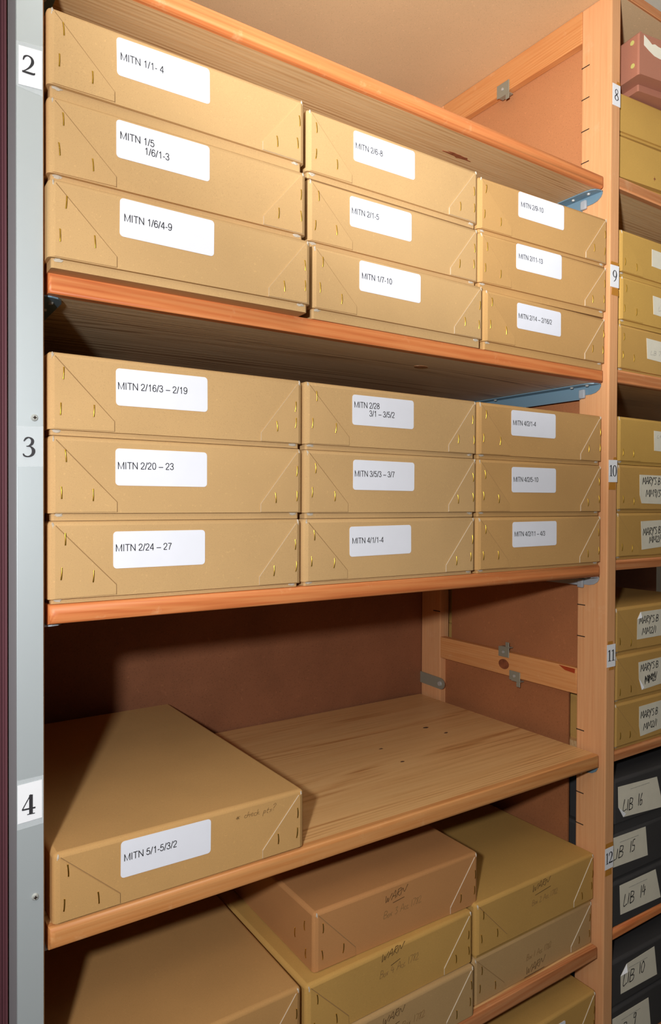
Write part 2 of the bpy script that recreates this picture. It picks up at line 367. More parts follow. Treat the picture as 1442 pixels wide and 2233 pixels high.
HAND = {   # pen strokes on a unit grid: width, strokes
 'W': (.95, [[(0,1),(.14,.02),(.38,.62),(.52,.04),(.9,.95)]]),
 'A': (.75, [[(0,0),(.42,1.05),(.68,.02)],[(.16,.38),(.58,.42)]]),
 'R': (.7, [[(.05,0),(.18,1)],[(.1,.98),(.5,1),(.55,.72),(.15,.5),(.6,.02)]]),
 'N': (.85, [[(0,0),(.14,.85),(.5,.25),(.8,1.05)]]),
 'M': (.85, [[(0,0),(.1,.98),(.36,.3),(.66,1),(.74,0)]]),
 'Y': (.6, [[(0,1),(.26,.55),(.55,1.02)],[(.5,.95),(.12,-.25)]]),
 'S': (.55, [[(.5,.92),(.25,1),(.08,.8),(.45,.42),(.38,.1),(.02,.05)]]),
 "'": (.25, [[(.12,1.05),(.08,.8)]]),
 'B': (.62, [[(.05,0),(.12,1)],[(.1,1),(.5,.92),(.46,.6),(.14,.52),(.55,.4),(.5,.08),(.05,.0)]]),
 'L': (.55, [[(.1,1),(.0,.02),(.48,.08)]]),
 'I': (.3, [[(.12,.95),(.08,.02)]]),
 '0': (.55, [[(.3,1),(.05,.6),(.1,.1),(.35,.03),(.5,.5),(.3,1)]]),
 '1': (.32, [[(.16,1),(.1,0)]]),
 '2': (.55, [[(.05,.8),(.28,1),(.45,.75),(.2,.3),(.02,.03),(.5,.06)]]),
 '3': (.5, [[(.05,.9),(.4,.95),(.2,.58),(.45,.3),(.2,0),(.02,.1)]]),
 '4': (.55, [[(.2,1),(.03,.4),(.5,.42)],[(.38,.75),(.3,-.05)]]),
 '5': (.5, [[(.45,1),(.12,.95),(.08,.58),(.42,.5),(.38,.1),(.02,.02)]]),
 '6': (.5, [[(.35,1),(.08,.5),(.1,.05),(.38,.08),(.38,.45),(.1,.4)]]),
 '7': (.5, [[(.02,.95),(.45,.98),(.15,0)]]),
 '8': (.5, [[(.4,.9),(.1,.88),(.35,.45),(.3,.02),(.05,.2),(.35,.6),(.4,.9)]]),
 '9': (.5, [[(.42,.9),(.15,1),(.08,.65),(.4,.68),(.42,.95),(.34,0)]]),
 '/': (.4, [[(.0,-.15),(.32,1.1)]]),
 'o': (.42, [[(.2,.5),(.03,.25),(.2,.02),(.36,.28),(.2,.5)]]),
 'x': (.42, [[(.02,.5),(.32,0)],[(.34,.5),(.0,.02)]]),
 'c': (.36, [[(.3,.45),(.1,.5),(.03,.2),(.18,.0),(.34,.08)]]),
 'h': (.42, [[(.08,1),(.03,0)],[(.05,.3),(.25,.5),(.3,.02)]]),
 'e': (.4, [[(.04,.25),(.32,.32),(.2,.52),(.03,.25),(.16,0),(.36,.1)]]),
 'k': (.4, [[(.06,1),(.02,0)],[(.3,.5),(.06,.25),(.34,.02)]]),
 'p': (.44, [[(.05,.5),(0,-.45)],[(.05,.45),(.3,.5),(.28,.12),(.05,.1)]]),
 't': (.34, [[(.16,.85),(.1,.05),(.25,.0)],[(.02,.52),(.3,.55)]]),
 's': (.34, [[(.28,.48),(.08,.45),(.24,.2),(.02,.02)]]),
 '?': (.5, [[(.05,1.2),(.3,1.45),(.45,1.2),(.2,.75),(.18,.55)],[(.16,.3),(.18,.26)]]),
 '*': (.6, [[(.05,.5),(.4,.0)],[(.4,.5),(.05,.05)],[(.1,.05),(.1,.3),(.3,.28),(.42,.1)],[(.22,.55),(.2,-.05)]]),
 ' ': (.4, []), '.': (.25, [[(.08,.03),(.1,.0)]]), '-': (.4, [[(.02,.4),(.32,.42)]]),
}
def hand(bm, body, x, z, width, cap, y, pen, slant=.18, ang=0, jitter=.04, rnd=None):
    rnd = rnd or random.Random(hash(len(body)*7 + int(x*1e4)))
    tot = sum(HAND[ch][0] for ch in body); kx = width/tot; cx = 0
    c, s = math.cos(ang), math.sin(ang)
    for ch in body:
        wd, strokes = HAND[ch]; dz = rnd.uniform(-jitter, jitter)*1.5
        for st in strokes:
            pts = []
            for (px, pz) in st:
                px += rnd.uniform(-jitter, jitter); pz += rnd.uniform(-jitter, jitter) + dz
                X = (cx + px + slant*pz)*kx; Z = pz*cap
                pts.append((x + X*c - Z*s, z + X*s + Z*c, pen))
            sm = catmull(pts, 4)
            ribbon(bm, [(p[0], p[1], pen*(1 + .25*math.sin(i*1.7))) for i, p in enumerate(sm)], y)
        cx += wd

DIG = {   # serif figures: strokes of changing width
 '2': (.8, [[(.10,.70,.06),(.18,.90,.10),(.38,1.0,.07),(.60,.92,.13),(.66,.70,.17),(.52,.43,.11),(.28,.2,.06),(.06,.06,.05)], [(.04,.06,.10),(.4,.06,.13),(.72,.07,.12),(.80,.15,.04)]]),
 '3': (.75, [[(.12,.80,.05),(.24,.95,.09),(.42,1,.07),(.60,.88,.15),(.57,.68,.14),(.40,.56,.06),(.26,.53,.04)], [(.26,.54,.04),(.50,.52,.08),(.66,.34,.18),(.60,.12,.14),(.38,.0,.07),(.16,.03,.09),(.08,.14,.07)]]),
 '4': (.85, [[(.60,1,.2),(.60,.5,.2),(.60,.04,.2)], [(.60,1.02,.05),(.32,.66,.05),(.05,.30,.05)], [(.04,.30,.09),(.45,.30,.09),(.88,.30,.09)], [(.36,.02,.045),(.6,.02,.05),(.84,.02,.045)]]),
 '8': (.66, [[(.33,.52,.09),(.12,.68,.08),(.14,.88,.09),(.33,.99,.05),(.52,.88,.08),(.52,.68,.08),(.33,.52,.10)], [(.33,.52,.10),(.08,.32,.10),(.08,.12,.10),(.33,.0,.05),(.58,.13,.10),(.56,.34,.10),(.33,.52,.09)]]),
 '9': (.66, [[(.56,.66,.06),(.46,.46,.05),(.28,.40,.06),(.10,.54,.11),(.08,.76,.13),(.20,.95,.08),(.34,1,.05),(.50,.92,.09),(.58,.7,.14),(.54,.42,.12),(.40,.14,.08),(.16,-.02,.05)]]),
 '1': (.5, [[(.26,1,.13),(.26,.5,.13),(.26,.02,.13)], [(.05,.86,.04),(.16,.93,.06),(.28,.99,.07)], [(.06,.015,.045),(.26,.015,.05),(.46,.015,.045)]]),
 '0': (.66, [[(.33,1,.05),(.14,.86,.11),(.07,.5,.14),(.14,.14,.11),(.33,0,.05),(.52,.14,.11),(.59,.5,.14),(.52,.86,.11),(.33,1,.05)]]),
}
def figures(bm, body, x, z, width, cap, y):
    tot = sum(DIG[c][0] for c in body); kx = width/tot; cx = 0
    for ch in body:
        for q, st in enumerate(DIG[ch][1]):
            sm = catmull(st, 5)
            ribbon(bm, [(x + (cx+p[0])*kx, z + p[1]*cap, p[2]*(kx+cap)/2) for p in sm], y - q*.00008)
        cx += DIG[ch][0]

# ------------------------------------------------------------------ the room
bm = bmesh.new(); rbox(bm, -3, 4, -3, .9, -1.83, -1.78); struct('floor', bm, M['floorm'])
bm = bmesh.new(); rbox(bm, -3, 4, -3, .9, 1.62, 1.67); struct('ceiling', bm, M['ceiling'])
bm = bmesh.new(); rbox(bm, -3, 4, .9, .95, -1.78, 1.62); struct('wall_back', bm, M['wallp'])
FLOOR = -1.78

# ------------------------------------------------------------------ upright frames
XI = 1.182          # inner face of the right-hand frame
NOTCH = [1.1179, 1.0453, .9727, .9001, .7549, .3193, -.1160, -.1886, -.4063, -.5515, -.6241, -.7693]

def upright_frame(x0, x1, label, rails, panels, inner=-1, notches=(), group='upright frames of the shelving'):
    """two posts joined by rails, hardboard on the far side; inner=-1: its worked face looks to -x"""
    t = thing('upright_frame', label, 'shelf frame', ((x0+x1)/2, .3, FLOOR), group=group)
    off = ((x0+x1)/2, .3, FLOOR)
    for (nm, y0, y1) in (('front_post', -.0105, .0675), ('rear_post', .53, .611)):
        b = bmesh.new(); rbox(b, x0, x1, y0, y1, FLOOR, 1.2505, .003, 2); part(nm, b, M['pine_post'], t, off)
    for (z0, z1) in rails:
        b = bmesh.new(); rbox(b, x0, x0+.02 if inner < 0 else x1, .0675, .53, z0, z1, .002, 2) if inner < 0 else rbox(b, x1-.02, x1, .0675, .53, z0, z1, .002, 2)
        part('rail', b, M['pine_rail'], t, off)
    for (z0, z1, y0, y1) in panels:
        b = bmesh.new()
        if inner < 0: rbox(b, x0+.0205, x0+.0255, y0, y1, z0, z1)
        else: rbox(b, x1-.0255, x1-.0205, y0, y1, z0, z1)
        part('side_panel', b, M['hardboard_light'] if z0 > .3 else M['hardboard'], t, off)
    xf = x0 if inner < 0 else x1
    for z in notches:
        b = bmesh.new(); rbox(b, xf-.0004, xf+.0006, .046, .0672, z-.0011, z+.0011)
        part('notch', b, M['slot'], t, off, label='short dark saw-cut notch')
    return t, off

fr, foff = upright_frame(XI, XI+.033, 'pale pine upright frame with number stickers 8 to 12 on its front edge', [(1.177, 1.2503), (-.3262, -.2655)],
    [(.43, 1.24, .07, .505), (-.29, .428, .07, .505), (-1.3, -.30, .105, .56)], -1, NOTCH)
# notches of the rear post, the steel tie at its foot and the small clips on the rails
b = bmesh.new(); rbox(b, XI-.0004, XI+.0006, .532, .56, -.195, -.1925); part('notch', b, M['slot'], fr, foff, label='short dark saw-cut notch')
def tie_strap():
    b = bmesh.new()
    pts = [(.612, -.381), (.612, -.413)] + [(.525 - .016*math.cos(math.radians(90-180*k/8)), -.4 - .016*math.sin(math.radians(90-180*k/8))) for k in range(9)]
    poly_yz(b, pts, XI-.0035, XI-.0008)
    o = part('tie_strap', b, M['galv'], fr, foff, label='flat steel tie strap')
    b = bmesh.new(); cyl(b, (XI-.0005, .527, -.4), (XI-.0075, .527, -.4), .0085, 14, .006); part('screw', b, M['steel'], o, foff)
tie_strap()
def rail_clip(yc, zc, up, w_=.038, h_=.03):
    """small bent steel clip screwed to a rail, its hooked tongue standing off the edge"""
    b = bmesh.new()
    s = 1 if up else -1
    rbox(b, XI-.003, XI-.0006, yc-w_/2, yc+w_/2, zc-h_/2, zc+h_/2, .0012, 1)
    rbox(b, XI-.003, XI+.012, yc-w_/2, yc+w_/2-.008, zc+s*h_/2-.0012, zc+s*h_/2+.0012)
    rbox(b, XI-.003, XI-.0006, yc-w_/2, yc-w_/2+.012, min(zc+s*h_/2, zc+s*(h_/2+.014)), max(zc+s*h_/2, zc+s*(h_/2+.014)), .001, 1)
    o = part('rail_clip', b, M['galv'], fr, foff, label='small bent steel clip')
    b = bmesh.new(); cyl(b, (XI-.0025, yc, zc), (XI-.005, yc, zc), .0035, 10); part('screw', b, M['steel'], o, foff)
rail_clip(.305, 1.186, False, .042, .034)
rail_clip(.289, -.2665, True, .036, .026)
rail_clip(.252, -.3215, False, .036, .024)
b = bmesh.new(); cyl(b, (XI-.0008, .290, -.2985), (XI+.001, .290, -.2985), .0165, 18); bmesh.ops.scale(b, vec=(1, 1.05, .78), space=Matrix.Translation((0, -.29, .2985)), verts=b.verts)
part('knot', b, M['knot'], fr, foff, label='dark round knot in the rail')
b = bmesh.new(); poly_yz(b, [(.072, -.268), (.118, -.2668), (.10, -.276), (.073, -.2785)], XI-.0006, XI+.0004); part('paint_mark', b, M['redpaint'], fr, foff, label='red paint mark')
# sticker numbers down its front edge
def right_sticker(num, x0, x1, z0, z1, ang, amber):
    y = -.0108
    cx, cz = (x0+x1)/2, (z0+z1)/2; h = math.tan(math.radians(ang))*(x1-x0)/2
    b = bmesh.new(); prism(b, [(x0, z0-h), (x1, z0+h), (x1, z1+h), (x0, z1-h)][::-1], .0006, y0=y)
    o = part('number_sticker', b, M['sticker'], fr, foff, smooth=0, label='white sticker printed ' + num)
    b = bmesh.new(); w_ = (x1-x0)*(.5 if len(num) == 1 else .86)
    figures(b, num, cx - w_/2, cz - .0115, w_, .0245, y-.0007); part('lettering', b, M['ink'], o, foff, smooth=0)
    for (za, zb, xa, xb) in amber:
        b = bmesh.new(); prism(b, [(xa, za), (xb, za), (xb-.001, zb), (xa+.002, zb)][::-1], .0003, y0=y); part('old_tape', b, M['amber'], fr, foff, smooth=0, label='amber remnant of old tape')
    return o
right_sticker('8', 1.1855, 1.2135, 1.003, 1.0505, 2, [(1.0505, 1.058, 1.2, 1.2135)])
right_sticker('9', 1.1835, 1.2145, .6008, .6495, 1, [(.6505, .657, 1.184, 1.2140), (.583, .5995, 1.188, 1.2140)])
right_sticker('10', 1.1835, 1.2145, .166, .2155, 1, [(.149, .1655, 1.184, 1.2100), (.2165, .222, 1.20, 1.213)])
right_sticker('11', 1.1830, 1.2140, -.2490, -.1985, .5, [(-.1985, -.191, 1.185, 1.205), (-.256, -.2495, 1.19, 1.21)])
right_sticker('12', 1.1828, 1.2125, -.7050, -.6575, 1, [(-.6570, -.647, 1.1835, 1.2130), (-.720, -.7055, 1.1835, 1.2080)])

fl, floff = upright_frame(-.0385, -.0058, 'pine upright frame behind the aluminium strip at the left', [(1.177, 1.2503), (-.3262, -.2655)], [(-1.3, 1.176, .07, .56)], 1)

# aluminium strip with numbers 2, 3, 4 covering the left-hand front post
st = thing('aluminium_strip', 'tall satin aluminium strip bearing the numbers 2, 3 and 4', 'strip', (-.0225, -.0125, FLOOR))
so = (-.0225, -.0125, FLOOR)
b = bmesh.new(); rbox(b, -.0400, -.0077, -.0138, -.0108, FLOOR, 1.25, .0008, 1); rbox(b, -.0400, -.0388, -.0109, .044, FLOOR, 1.25); part('strip_body', b, M['silver'], st, so)
def screw(z, x):
    b = bmesh.new(); cyl(b, (x, -.0137, z), (x, -.0165, z), .0047, 16, .0032)
    o = part('screw', b, M['steel'], st, so, label='round-headed steel screw')
    b = bmesh.new(); rbox(b, x-.0022, x+.0022, -.0172, -.0166, z-.0006, z+.0006); rbox(b, x-.0006, x+.0006, -.0172, -.0166, z-.0022, z+.0022); part('screw_slot', b, M['slot'], o, so)
screw(.2231, -.0187); screw(-.3907, -.0184)
def left_sticker(num, pts, fx, fz, fw, fh, tape, paper=True):
    y = -.0139
    b = bmesh.new(); prism(b, tape[::-1], .0002, y0=y); tp = part('clear_tape', b, M['tape'], st, so, smooth=0, label='clear tape over number ' + num)
    if paper:
        b = bmesh.new(); prism(b, pts[::-1], .0004, y0=y-.0003); o = part('number_sticker', b, M['sticker'], st, so, smooth=0, label='white sticker printed ' + num)
    else: o = tp
    b = bmesh.new(); figures(b, num, fx, fz, fw, fh, y-.0009); part('lettering', b, M['ink'], o, so, smooth=0)
left_sticker('2', [(-.0372, .6385), (-.0093, .6402), (-.0093, .6888), (-.0370, .6872)], -.0338, .6545, .0158, .0225, [(-.0398, .636), (-.0083, .632), (-.0083, .695), (-.0398, .692)])
left_sticker('3', None, -.0341, .1735, .0158, .0240, [(-.0396, .160), (-.0082, .1612), (-.0082, .2125), (-.0396, .2112)], False)
left_sticker('4', [(-.0393, -.2920), (-.0100, -.2900), (-.0100, -.2412), (-.0393, -.2430)], -.0350, -.2825, .0162, .0250, [(-.0398, -.300), (-.0083, -.298), (-.0083, -.236), (-.0398, -.237)])

# maroon painted post further left
b = bmesh.new()
prof = [(-.16, .30), (-.16, .052), (-.060, .052), (-.0565, .0455), (-.0525, .0440), (-.0485, .0455), (-.0470, .0490), (-.0450, .0490), (-.0440, .0458), (-.0415, .0450), (-.0405, .0480), (-.0402, .30)]
lo = [b.verts.new((x, y, FLOOR)) for x, y in prof]; hi = [b.verts.new((x, y, 1.6)) for x, y in prof]
b.faces.new(lo); b.faces.new(hi[::-1])
for i in range(len(prof)): b.faces.new((lo[i], lo[(i+1) % len(prof)], hi[(i+1) % len(prof)], hi[i]))
solo('maroon_post', b, M['maroon'], 'maroon painted beaded post at the far left edge', 'post', off=(-.1, .15, FLOOR), smooth=50)

# ------------------------------------------------------------------ boards: back panels, top boards, shelves
b = bmesh.new(); rbox(b, -.0058, XI+.033, .6125, .618, FLOOR, 1.25); solo('back_panel', b, M['hardboard_dark'], 'dark red-brown hardboard back behind the nearer bay', 'panel', 'hardboard backs', off=(.6, .615, FLOOR))
b = bmesh.new(); rbox(b, XI+.0335, 2.4, .6125, .618, FLOOR, 1.25); solo('back_panel', b, M['hardboard_dark'], 'hardboard back behind the right-hand bay', 'panel', 'hardboard backs', off=(1.8, .615, FLOOR))

def top_board(x0, x1, label):
    t = thing('top_board', label, 'board', ((x0+x1)/2, .3, 1.2508), group='top boards of the shelving'); off = ((x0+x1)/2, .3, 1.2508)
    b = bmesh.new(); rbox(b, x0, x1, -.011, .62, 1.2508, 1.271); part('board', b, M['chip'], t, off)
    b = bmesh.new(); rbox(b, x0, x1, -.0165, -.011, 1.2508, 1.2715, .001, 1); part('edging', b, M['pine_edge_dull'], t, off, label='orange-varnished front edging')
    return t
top_board(-.04, XI+.0164, 'tan chipboard top over the nearer bay, above its empty top space')
top_board(XI+.0166, 2.4, 'drab chipboard top above the pink box in the right-hand bay')

def shelf(x0, x1, zt, th, bev, label, group, edge='pine_edge', depth=.605, y0=-.003, seg=4, under='pine_raw'):
    t = thing('shelf_board', label, 'shelf', ((x0+x1)/2, .3, zt-th), group=group); off = ((x0+x1)/2, .3, zt-th)
    b = bmesh.new(); rbox(b, x0, x1, y0+.016, depth, zt-th, zt)
    for f in b.faces:
        f.normal_update()
        if f.normal.z > .5: f.material_index = 1
    part('plank', b, [M[under], M['pine_top']], t, off, smooth=0)
    b = bmesh.new(); rbox(b, x0, x1, y0, y0+.016, zt-th, zt, bev, seg, lambda a, c: abs(a.y-y0) < 1e-6 and abs(c.y-y0) < 1e-6)
    part('front_edge', b, M[edge], t, off, smooth=60, label='rounded varnished front edge')
    return t, off
GA = 'pine shelves of the nearer bay'; GB = 'pine shelves of the right-hand bay'
X0, X1 = .001, 1.172
sh1 = shelf(X0, X1, .8460, .0270, .010, 'pine shelf above the box labelled MITN 1/1- 4, orange front edge, nothing on it', GA, seg=5)
sh2 = shelf(X0, X1, .4145, .0265, .0035, 'square-edged pine shelf under the stack ending in MITN 1/6/4-9', GA, seg=3, under='pine_grey_lifted')
shelf(X0, X1, -.0190, .0270, .0115, 'round-nosed pine shelf under the box labelled MITN 2/24 – 27', GA, seg=5)
sh4 = shelf(X0, X1, -.4458, .0300, .0075, 'half-empty pine shelf carrying only the box MITN 5/1-5/3/2', GA, seg=4, edge='pine_edge_tan')
shelf(X0, X1, -.8796, .0270, .006, 'lowest pine shelf seen of the nearer bay, under the WARN boxes', GA, 'pine_edge_dull', seg=3)
shelf(X0, X1, -1.0860, .0270, .006, 'pine shelf under the bottom box of the nearer bay', GA, 'pine_edge_dull', seg=3)
def blot(sh, name, pts, z, up, mat, label):
    """thin mark lying in the plank's surface"""
    b = bmesh.new(); s_ = 1 if up else -1
    v = [b.verts.new((x, y, z + s_*.0005)) for x, y in pts]; u_ = [b.verts.new((x, y, z - s_*.0005)) for x, y in pts]
    n = len(pts); b.faces.new(v); b.faces.new(u_[::-1])
    for i in range(n): b.faces.new((v[i], u_[i], u_[(i+1) % n], v[(i+1) % n]))
    part(name, b, M[mat], sh[0], sh[1], smooth=0, label=label)
def oval(cx, cy, rx, ry, n=16, rough=.0):
    r_ = random.Random(int(cx*1e4)); return [(cx + rx*math.cos(math.tau*k/n)*(1 + r_.uniform(-rough, rough)), cy + ry*math.sin(math.tau*k/n)*(1 + r_.uniform(-rough, rough))) for k in range(n)]
blot(sh2, 'knot', oval(.725, .097, .016, .011), .3880, False, 'knot_pale', 'oval knot in the underside')
blot(sh1, 'resin_stain', oval(.805, .078, .034, .0055, 20, .35), .8190, False, 'knot', 'reddish resin stain on the underside')
for (kx, ky, rx) in ((.990, .300, .0055), (.787, .298, .0048), (.776, .209, .0048), (.975, .357, .0075)):
    blot(sh4, 'knot', oval(kx, ky, rx, rx*.6, 12, .25), -.4458, True, 'knot_dark', 'small dark knot')
XR0, XR1 = 1.2165, 2.39
shelf(XR0, XR1, .8570, .0255, .004, 'worn pine shelf under the two plain yellow boxes', GB, 'pine_edge_dull', seg=3)
shelf(XR0, XR1, .4225, .0300, .006, 'pine shelf beside sticker 9 with faint-labelled boxes on it', GB, 'pine_edge_dull', seg=3)
shelf(XR0, XR1, -.0110, .0235, .006, 'pine shelf just above the box with a curled-cornered slip', GB, 'pine_edge_dull', seg=3)
shelf(XR0, XR1, -.4495, .0240, .006, 'dark pine shelf directly above the black LIB 16 box', GB, 'pine_edge_dull', seg=3)
shelf(XR0, XR1, -.8600, .0260, .008, 'orange pine shelf under the black LIB 14 box', GB, 'pine_edge', seg=3)
shelf(XR0, XR1, -1.1560, .0260, .008, 'pine shelf under the black box ending in 9', GB, 'pine_edge_dull', seg=3)

# ------------------------------------------------------------------ shelf brackets
def bracket(side, zb, mat, label, body_h=.030):
    """folded steel bracket: flange under the plank, plate on the frame, rounded nose and spring clip in front"""
    s = -1 if side == 'right' else 1
    xf = XI-.0008 if side == 'right' else -.0050
    t = thing('shelf_bracket', label, 'bracket', (xf, .3, zb-body_h), group='steel shelf brackets'); off = (xf, .3, zb-body_h)
    b = bmesh.new()
    zt = zb-.0006
    nose = [(.052, zt), (.052, zt-.019), (.034, zt-.0215)] + [(.0275 - .0195*math.sin(math.radians(a)), zt-.0215 + .0215*(1-math.cos(math.radians(a)))) for a in (20, 40, 60, 80, 90)]
    pts = [(.58, zt)] + [(.58, zt-body_h), (.06, zt-body_h), (.06, zt-.024)] + nose[1:]
    pts = [(.58, zt), (.58, zt-body_h), (.062, zt-body_h), (.058, zt-.0215), (.034, zt-.0215), (.022, zt-.019), (.0125, zt-.013), (.0085, zt-.006), (.0085, zt)]
    xa, xb = sorted((xf, xf + s*.0022)); poly_yz(b, pts, xa, xb)
    xa, xb = sorted((xf, xf + s*.030))
    # flange with rounded front corner
    fp = [(xf, .0085), (xf + s*.012, .0085), (xf + s*.021, .012), (xf + s*.027, .020), (xf + s*.030, .034), (xf + s*.030, .58), (xf, .58)]
    lo_ = [b.verts.new((x, y, zt-.0022)) for x, y in fp]; hi_ = [b.verts.new((x, y, zt)) for x, y in fp]
    b.faces.new(lo_); b.faces.new(hi_[::-1])
    for i in range(len(fp)): b.faces.new((lo_[i], lo_[(i+1) % len(fp)], hi_[(i+1) % len(fp)], hi_[i]))
    part('bracket_body', b, mat, t, off, smooth=30)
    b = bmesh.new(); xa, xb = sorted((xf + s*.0022, xf + s*.0095)); rbox(b, xa, xb, .046, .062, zt-.029, zt-.008, .003, 2); part('spring_clip', b, M['pale'], t, off, label='pale steel spring clip')
    for yy in (.034, .075, .31):
        b = bmesh.new(); cyl(b, (xf + s*.016, yy, zt-.0022), (xf + s*.016, yy, zt-.0048), .0042, 12, .003); part('screw', b, M['steel'], t, off)
    return t
bracket('right', .8190, M['blue'], 'blue-grey steel bracket under the top shelf, right end')
bracket('right', .3880, M['blue'], 'long blue-grey steel bracket above the box labelled MITN 4/2/1-4')
bracket('right', -.0460, M['pale'], 'pale grey bracket below the box labelled MITN 4/2/11 – 4/3', .024)
bracket('right', -.4758, M['blue'], 'bracket tucked under the right end of the half-empty shelf', .018)
bracket('left', .8190, M['blue'], 'shadowed bracket under the left end of the top shelf')
bracket('left', .3880, M['blue'], 'blue-grey bracket above the box labelled MITN 2/16/3 – 2/19')
bracket('left', -.0460, M['pale'], 'pale bracket below the box labelled MITN 2/24 – 27', .026)
bracket('left', -.4758, M['pale'], 'grey bracket under the left end of the half-empty shelf', .018)

# ------------------------------------------------------------------ archive boxes
_lid = {}
def lid_mesh(W, D, H, key, mats, bev=.0065):
    k = (round(W, 4), round(D, 4), round(H, 4), key)
    if k not in _lid:
        b = bmesh.new(); rbox(b, 0, W, 0, D, 0, H, bev, 3, lambda a, c: (a.z+c.z)/2 > 1e-6)
        _lid[k] = mesh(b, 'lid', mats, 50)
    return _lid[k]
_st = []
def staple_mesh():
    if not _st:
        b = bmesh.new(); h, r = .0162, .00075
        pts = [(0, .0006, h/2-.0006), (0, -.0009, h/2), (0, -.0016, h/4), (0, -.0018, 0), (0, -.0016, -h/4), (0, -.0009, -h/2), (0, .0006, -h/2+.0006)]
        rings = []
        for i, p in enumerate(pts):
            rr = r*1.25 if i in (1, 5) else r
            rings.append([b.verts.new((p[0]+rr*math.cos(a), p[1]+(rr if i in (2,3,4) else rr*.6)*math.sin(a), p[2])) for a in [math.tau*k/6 for k in range(6)]])
        for i in range(len(rings)-1):
            for k in range(6): b.faces.new((rings[i][k], rings[i][(k+1) % 6], rings[i+1][(k+1) % 6], rings[i+1][k]))
        b.faces.new(rings[0]); b.faces.new(rings[-1][::-1])
        _st.append(mesh(b, 'staple', M['brass'], 60))
    return _st[0]
FT, FTL = .0017, .0015

def archive_box(x, y, zl, zt, rot, label, mat='kraft', tray_z=None, W=.39, D=.59, rnd_=0, group=None, side_staples=False,
                left_flap=True, right_flap=True, staples='three', dark=False, tray_in=.0045, core=True, name='archive_box'):
    """lidded board box with stitched corners; zl..zt is the lid, the tray shows below it"""
    rn = random.Random(rnd_)
    H = zt - zl; ty = zl if tray_z is None else tray_z; up = zl - ty
    t = thing(name, label, 'box', (x, y, ty), rot, group)
    m = M[mat]; cm = M['core_dark'] if dark else M['core']
    lid = link('lid', lid_mesh(W, D, H, mat, [m]), t, (0, 0, up))
    if up > .0008:
        b = bmesh.new(); rbox(b, tray_in, W-tray_in, tray_in, D-tray_in, 0, up-.0002, .003, 2, lambda a, c: abs(a.z-c.z) > 1e-6)
        part('tray', b, m, t, smooth=50)
    # folded corner flaps: cut slantwise, stitched flat on the front of the lid
    jl, jr = rn.uniform(-.002, .002), rn.uniform(-.002, .002)
    if left_flap:
        b = bmesh.new(); pts = [(.0085, .0012), (.0875+jl, .0012+rn.uniform(0, .001)), (.0875+jl, .0150), (.0085, H-.0065)]
        prism(b, pts[::-1], FTL, 0)
        for v in b.verts:
            if v.co.x < .009 and v.co.y > -.0001: v.co.x = .0035; v.co.y = .0008
        for f in b.faces: f.material_index = 0
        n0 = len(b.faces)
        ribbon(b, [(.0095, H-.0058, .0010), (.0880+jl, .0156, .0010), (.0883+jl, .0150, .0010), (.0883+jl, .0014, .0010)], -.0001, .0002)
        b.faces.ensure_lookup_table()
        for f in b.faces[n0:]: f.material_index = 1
        part('corner_flap', b, [m, M['flap_shade']], lid, smooth=0)
    if right_flap:
        b = bmesh.new(); xr = W-.0755+jr
        pts = [(xr, .0010), (W-.0085, .0010), (W-.0085, H-.0075), (W-.0105, H-.0075), (xr, .0135)]
        prism(b, pts[::-1], FT, 1)
        for v in b.verts:
            if v.co.x > W-.009 and v.co.y > -.0001: v.co.x = W-.0035; v.co.y = .0008
        for f in b.faces:
            f.normal_update()
            if all(v.co.x > W-.011 for v in f.verts): f.material_index = 0
        part('corner_flap', b, [m, cm], lid, smooth=0, label='stitched corner flap with a pale cut edge')
    if core:
        for (cx, sx) in ((.0062, 1), (W-.0062, -1)):
            b = bmesh.new(); bmesh.ops.create_icosphere(b, subdivisions=2, radius=1)
            for v in b.verts:
                k = 1 + rn.uniform(-.35, .35); v.co = Vector((cx + v.co.x*.0016*k, .0012 + v.co.y*.0022*k, H-.0062 + v.co.z*.0046*k))
            part('frayed_corner', b, cm, lid, smooth=0, label='frayed grey corner')
        if up > .004:
            for cx in (.013, W-.016):
                b = bmesh.new(); bmesh.ops.create_icosphere(b, subdivisions=2, radius=1)
                for v in b.verts:
                    k = 1 + rn.uniform(-.4, .4); v.co = Vector((cx + v.co.x*.006*k, tray_in-.0003 + v.co.y*.0010*k, up-.002 + v.co.z*.0022*k))
                part('frayed_corner', b, cm, t, smooth=0, label='frayed grey corner')
    # brass stitches
    pos = []
    k = H/.1015
    if staples == 'three':
        pos = [(.0195, .075*k), (.0155, .030*k), (.0580, .0255*k), (W-.0125, .0615*k), (W-.0130, .0285*k), (W-.0500, .0235*k)]
    elif staples == 'two':
        pos = [(.0190, .021*k), (.0600, .0185*k), (W-.0130, .050*k), (W-.040, .024*k)]
    for (sx, sz) in pos:
        o = link('staple', staple_mesh(), lid, (sx + rn.uniform(-.0022, .0022), -(FTL if sx < W/2 else FT), sz + rn.uniform(-.004, .004)))
        o.rotation_euler = (0, rn.uniform(-.10, .10), 0)
    if side_staples:
        for (sy, sz) in ((.028, .068), (.060, .040), (.024, .022)):
            o = link('staple', staple_mesh(), lid, (0, sy, sz*k)); o.rotation_euler = (0, 0, math.radians(-90))
    return t, lid, up

def printed_label(box, up, cx, cz, ang, lines, w_=.1355, h_=.051):
    a = math.radians(ang)
    b = bmesh.new(); prism(b, rrect(cx, up+cz, w_, h_, .005, a), .0005, y0=-.0001)
    lb = part('paper_label', b, M['label'], box, smooth=0, label='white paper label')
    b = bmesh.new()
    for (txt, dx, dz, width, cap, ta) in lines:
        typed(b, txt, cx+dx, up+cz+dz, width, cap, -.0006, math.radians(ta))
    part('lettering', b, M['ink'], lb, smooth=0)
    return lb

